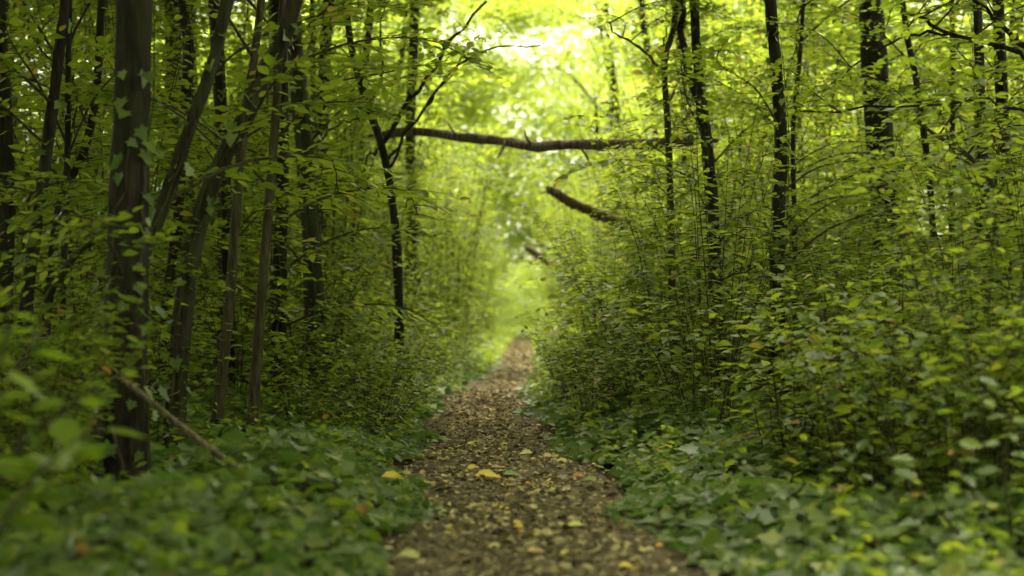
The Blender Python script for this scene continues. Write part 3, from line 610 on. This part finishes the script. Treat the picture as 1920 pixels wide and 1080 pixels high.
def herbs(sd):
    r = np.random.default_rng(70 + sd); n = 420
    y = 3.4 + 15 * r.random(n) ** 1.3; x = cx(y) + sd * (hw(y) * 1.02 + r.random(n) * np.interp(y, [3, 8, 18], [1.9, 1.6, .9])); h = r.uniform(.12, .36, n)
    P, Dd, N_, S_ = [], [], [], []
    for i in range(n):
        m = int(r.integers(6, 13)); t = (np.arange(m) + 1) / m; a = np.arange(m) * 2.4 + r.uniform(0, 6)
        d = np.c_[np.cos(a), np.sin(a), r.normal(-.2, .25, m)]
        P.append(np.c_[x[i] + r.normal(0, .05) * t, y[i] + r.normal(0, .05) * t, ground_z(x[i], y[i]) + h[i] * t] + d * .01); Dd.append(d); N_.append(rand_up(m, .35, r)); S_.append((.09 - .045 * t) * r.uniform(.7, 1.2))
    P = np.vstack(P); o = obj('herbs', leafmesh('herbs', OVATE, P, np.vstack(Dd), np.vstack(N_), np.concatenate(S_), M_LOW), kind='stuff')
    tag(o, 'small upright herbs standing in the ivy on the ' + ('left' if sd < 0 else 'right'), 'herbs')
herbs(-1); herbs(1)
def sloped(r, n):  # bank added at the path end, sloped so its tops catch light
    y = r.uniform(54, 82, n); x = r.uniform(-7, 10, n)
    b = np.c_[x, y, (y - 53) * .30 * (.75 + .25 * np.sin(x * 1.3) * np.sin(y * .8)) * r.random(n) ** .35 + r.normal(0, .12, n)]
    return b[(np.abs(x - cx(y)) > .6) | (y > 57)]
mass('sloped_growth', 'added light-catching bank of young growth beyond the end of the path', 65, 90000, sloped, .17, M_LOW, 'young growth')
mass('distant_wood', 'sunlit wall of foliage closing the view beyond the path', 61, 130000, far_wood, .42, M_CANOPY, 'wood')
def back_wood(sd):
    def f(r, n):
        a = clumps(r, n, ((sd * 6 if sd > 0 else -26, 26, 0), (26 if sd > 0 else -6, 56, 9)), 330, (.8, .8, .4)); a[:, 2] = np.abs(a[:, 2])
        m = n                                              # the wood goes on beside and behind the viewer
        b = clumps(r, m, ((0 if sd > 0 else -14, -13, 0), (14 if sd > 0 else 0, -5, 9)), 120, (.8, .8, .5)); b[:, 2] = np.abs(b[:, 2])
        b = b[np.abs(b[:, 0]) > .8]
        c = clumps(r, m, ((5 if sd > 0 else -13, -6, 0), (13 if sd > 0 else -5, 8, 8)), 120, (.7, .8, .5)); c[:, 2] = np.abs(c[:, 2])
        return np.vstack([a, b, c])
    return f
mass('thicket', 'dense far thicket filling the gaps in the left wood', 62, 62000, back_wood(-1), .17, M_CANOPY, 'thicket')
mass('thicket', 'dense far thicket filling the gaps in the right wood', 63, 45000, back_wood(1), .17, M_CANOPY, 'thicket')
for key in protos:                                            # no unused prototype stays behind
    for e in protos[key]:
        if not e[1]:
            for ch in list(e[0].children): bpy.data.objects.remove(ch)
            bpy.data.objects.remove(e[0])
ORD = 'nearest second third fourth fifth sixth seventh eighth ninth tenth eleventh twelfth thirteenth fourteenth fifteenth sixteenth seventeenth eighteenth nineteenth twentieth twenty-first twenty-second twenty-third twenty-fourth twenty-fifth twenty-sixth'.split()
LAND = {-1: [('the trunks at the left edge', 60, 8), ('the widest left trunk', 240, 6), ('the two slim poles', 485, 8.5), ('the brown bending trunk', 580, 12), ('the crooked bare-branched tree', 745, 13.5)],
        1: [('the thin forked trunk', 1258, 12.2), ('the twin-stemmed trunk', 1335, 12), ('the sharp ridged trunk', 1460, 10.6), ('the widest right trunk', 1660, 14.5), ('the ivy-hung trunk at the right edge', 1890, 13)]}
LOOK = {'undergrowth shrubs on the right bank': 'fine-leaved waist-high shrub', 'undergrowth shrubs on the left bank': 'fine-leaved low shrub', 'shaded shrubs among the near left trunks': 'shaded low shrub',
        'hazels deep in the left wood': 'tall leafy hazel', 'hazels deep in the right wood': 'tall leafy hazel', 'tall hazels on the left': 'towering many-stemmed hazel', 'tall hazels on the right': 'towering many-stemmed hazel'}
ROW = {'small shrubs in the near right foreground': 'small fine-leaved shrub in the near right foreground',
       'small shrubs at the left path edge': 'small leafy shrub at the left edge of the path', 'small shrubs at the right path edge': 'small leafy shrub at the right edge of the path',
       'hazels lining the path on the left': 'arching hazel lining the path on the left', 'hazels lining the path on the right': 'arching hazel lining the path on the right',
       'hazels at the end of the path': 'bright hazel closing the end of the path', 'tall hazels at the end of the path': 'tall bright hazel behind the path end',
       'far canopy trees in the left wood': 'slender dark tree far back in the left wood', 'far canopy trees in the right wood': 'slender dark tree far back in the right wood',
       'canopy trees leaning over the path from the left': 'slender tree leaning over the path from the left', 'canopy trees leaning over the path from the right': 'slender tree leaning over the path from the right'}
seen = {}
for o in [o for o in C.objects if o.parent is None and o.get('group')]:
    g_, x, y = o['group'], o.location.x, o.location.y
    if g_ in LOOK:
        px = 960 + x / y * FPX
        nm_, _, ld = min(LAND[-1 if px < 960 else 1], key=lambda l: abs(l[1] - px))
        seen.setdefault((LOOK[g_], ('in front of ' if y < ld - .8 else 'behind ' if y > ld + .8 else 'beside ') + nm_), []).append(o)
    elif g_ in ROW: seen.setdefault((ROW[g_], ''), []).append(o)
for (look, where), os_ in seen.items():
    os_.sort(key=lambda o: o.location.y)
    for i, o in enumerate(os_):
        tail = '' if len(os_) == 1 else ', farthest' if i == len(os_) - 1 else ', nearest' if i == 0 else ', %s nearest' % ORD[i] if i < 26 else ', among the farthest'
        o['label'] = (look + ' ' + where).strip() + tail
print('leaves in prototypes', tot)
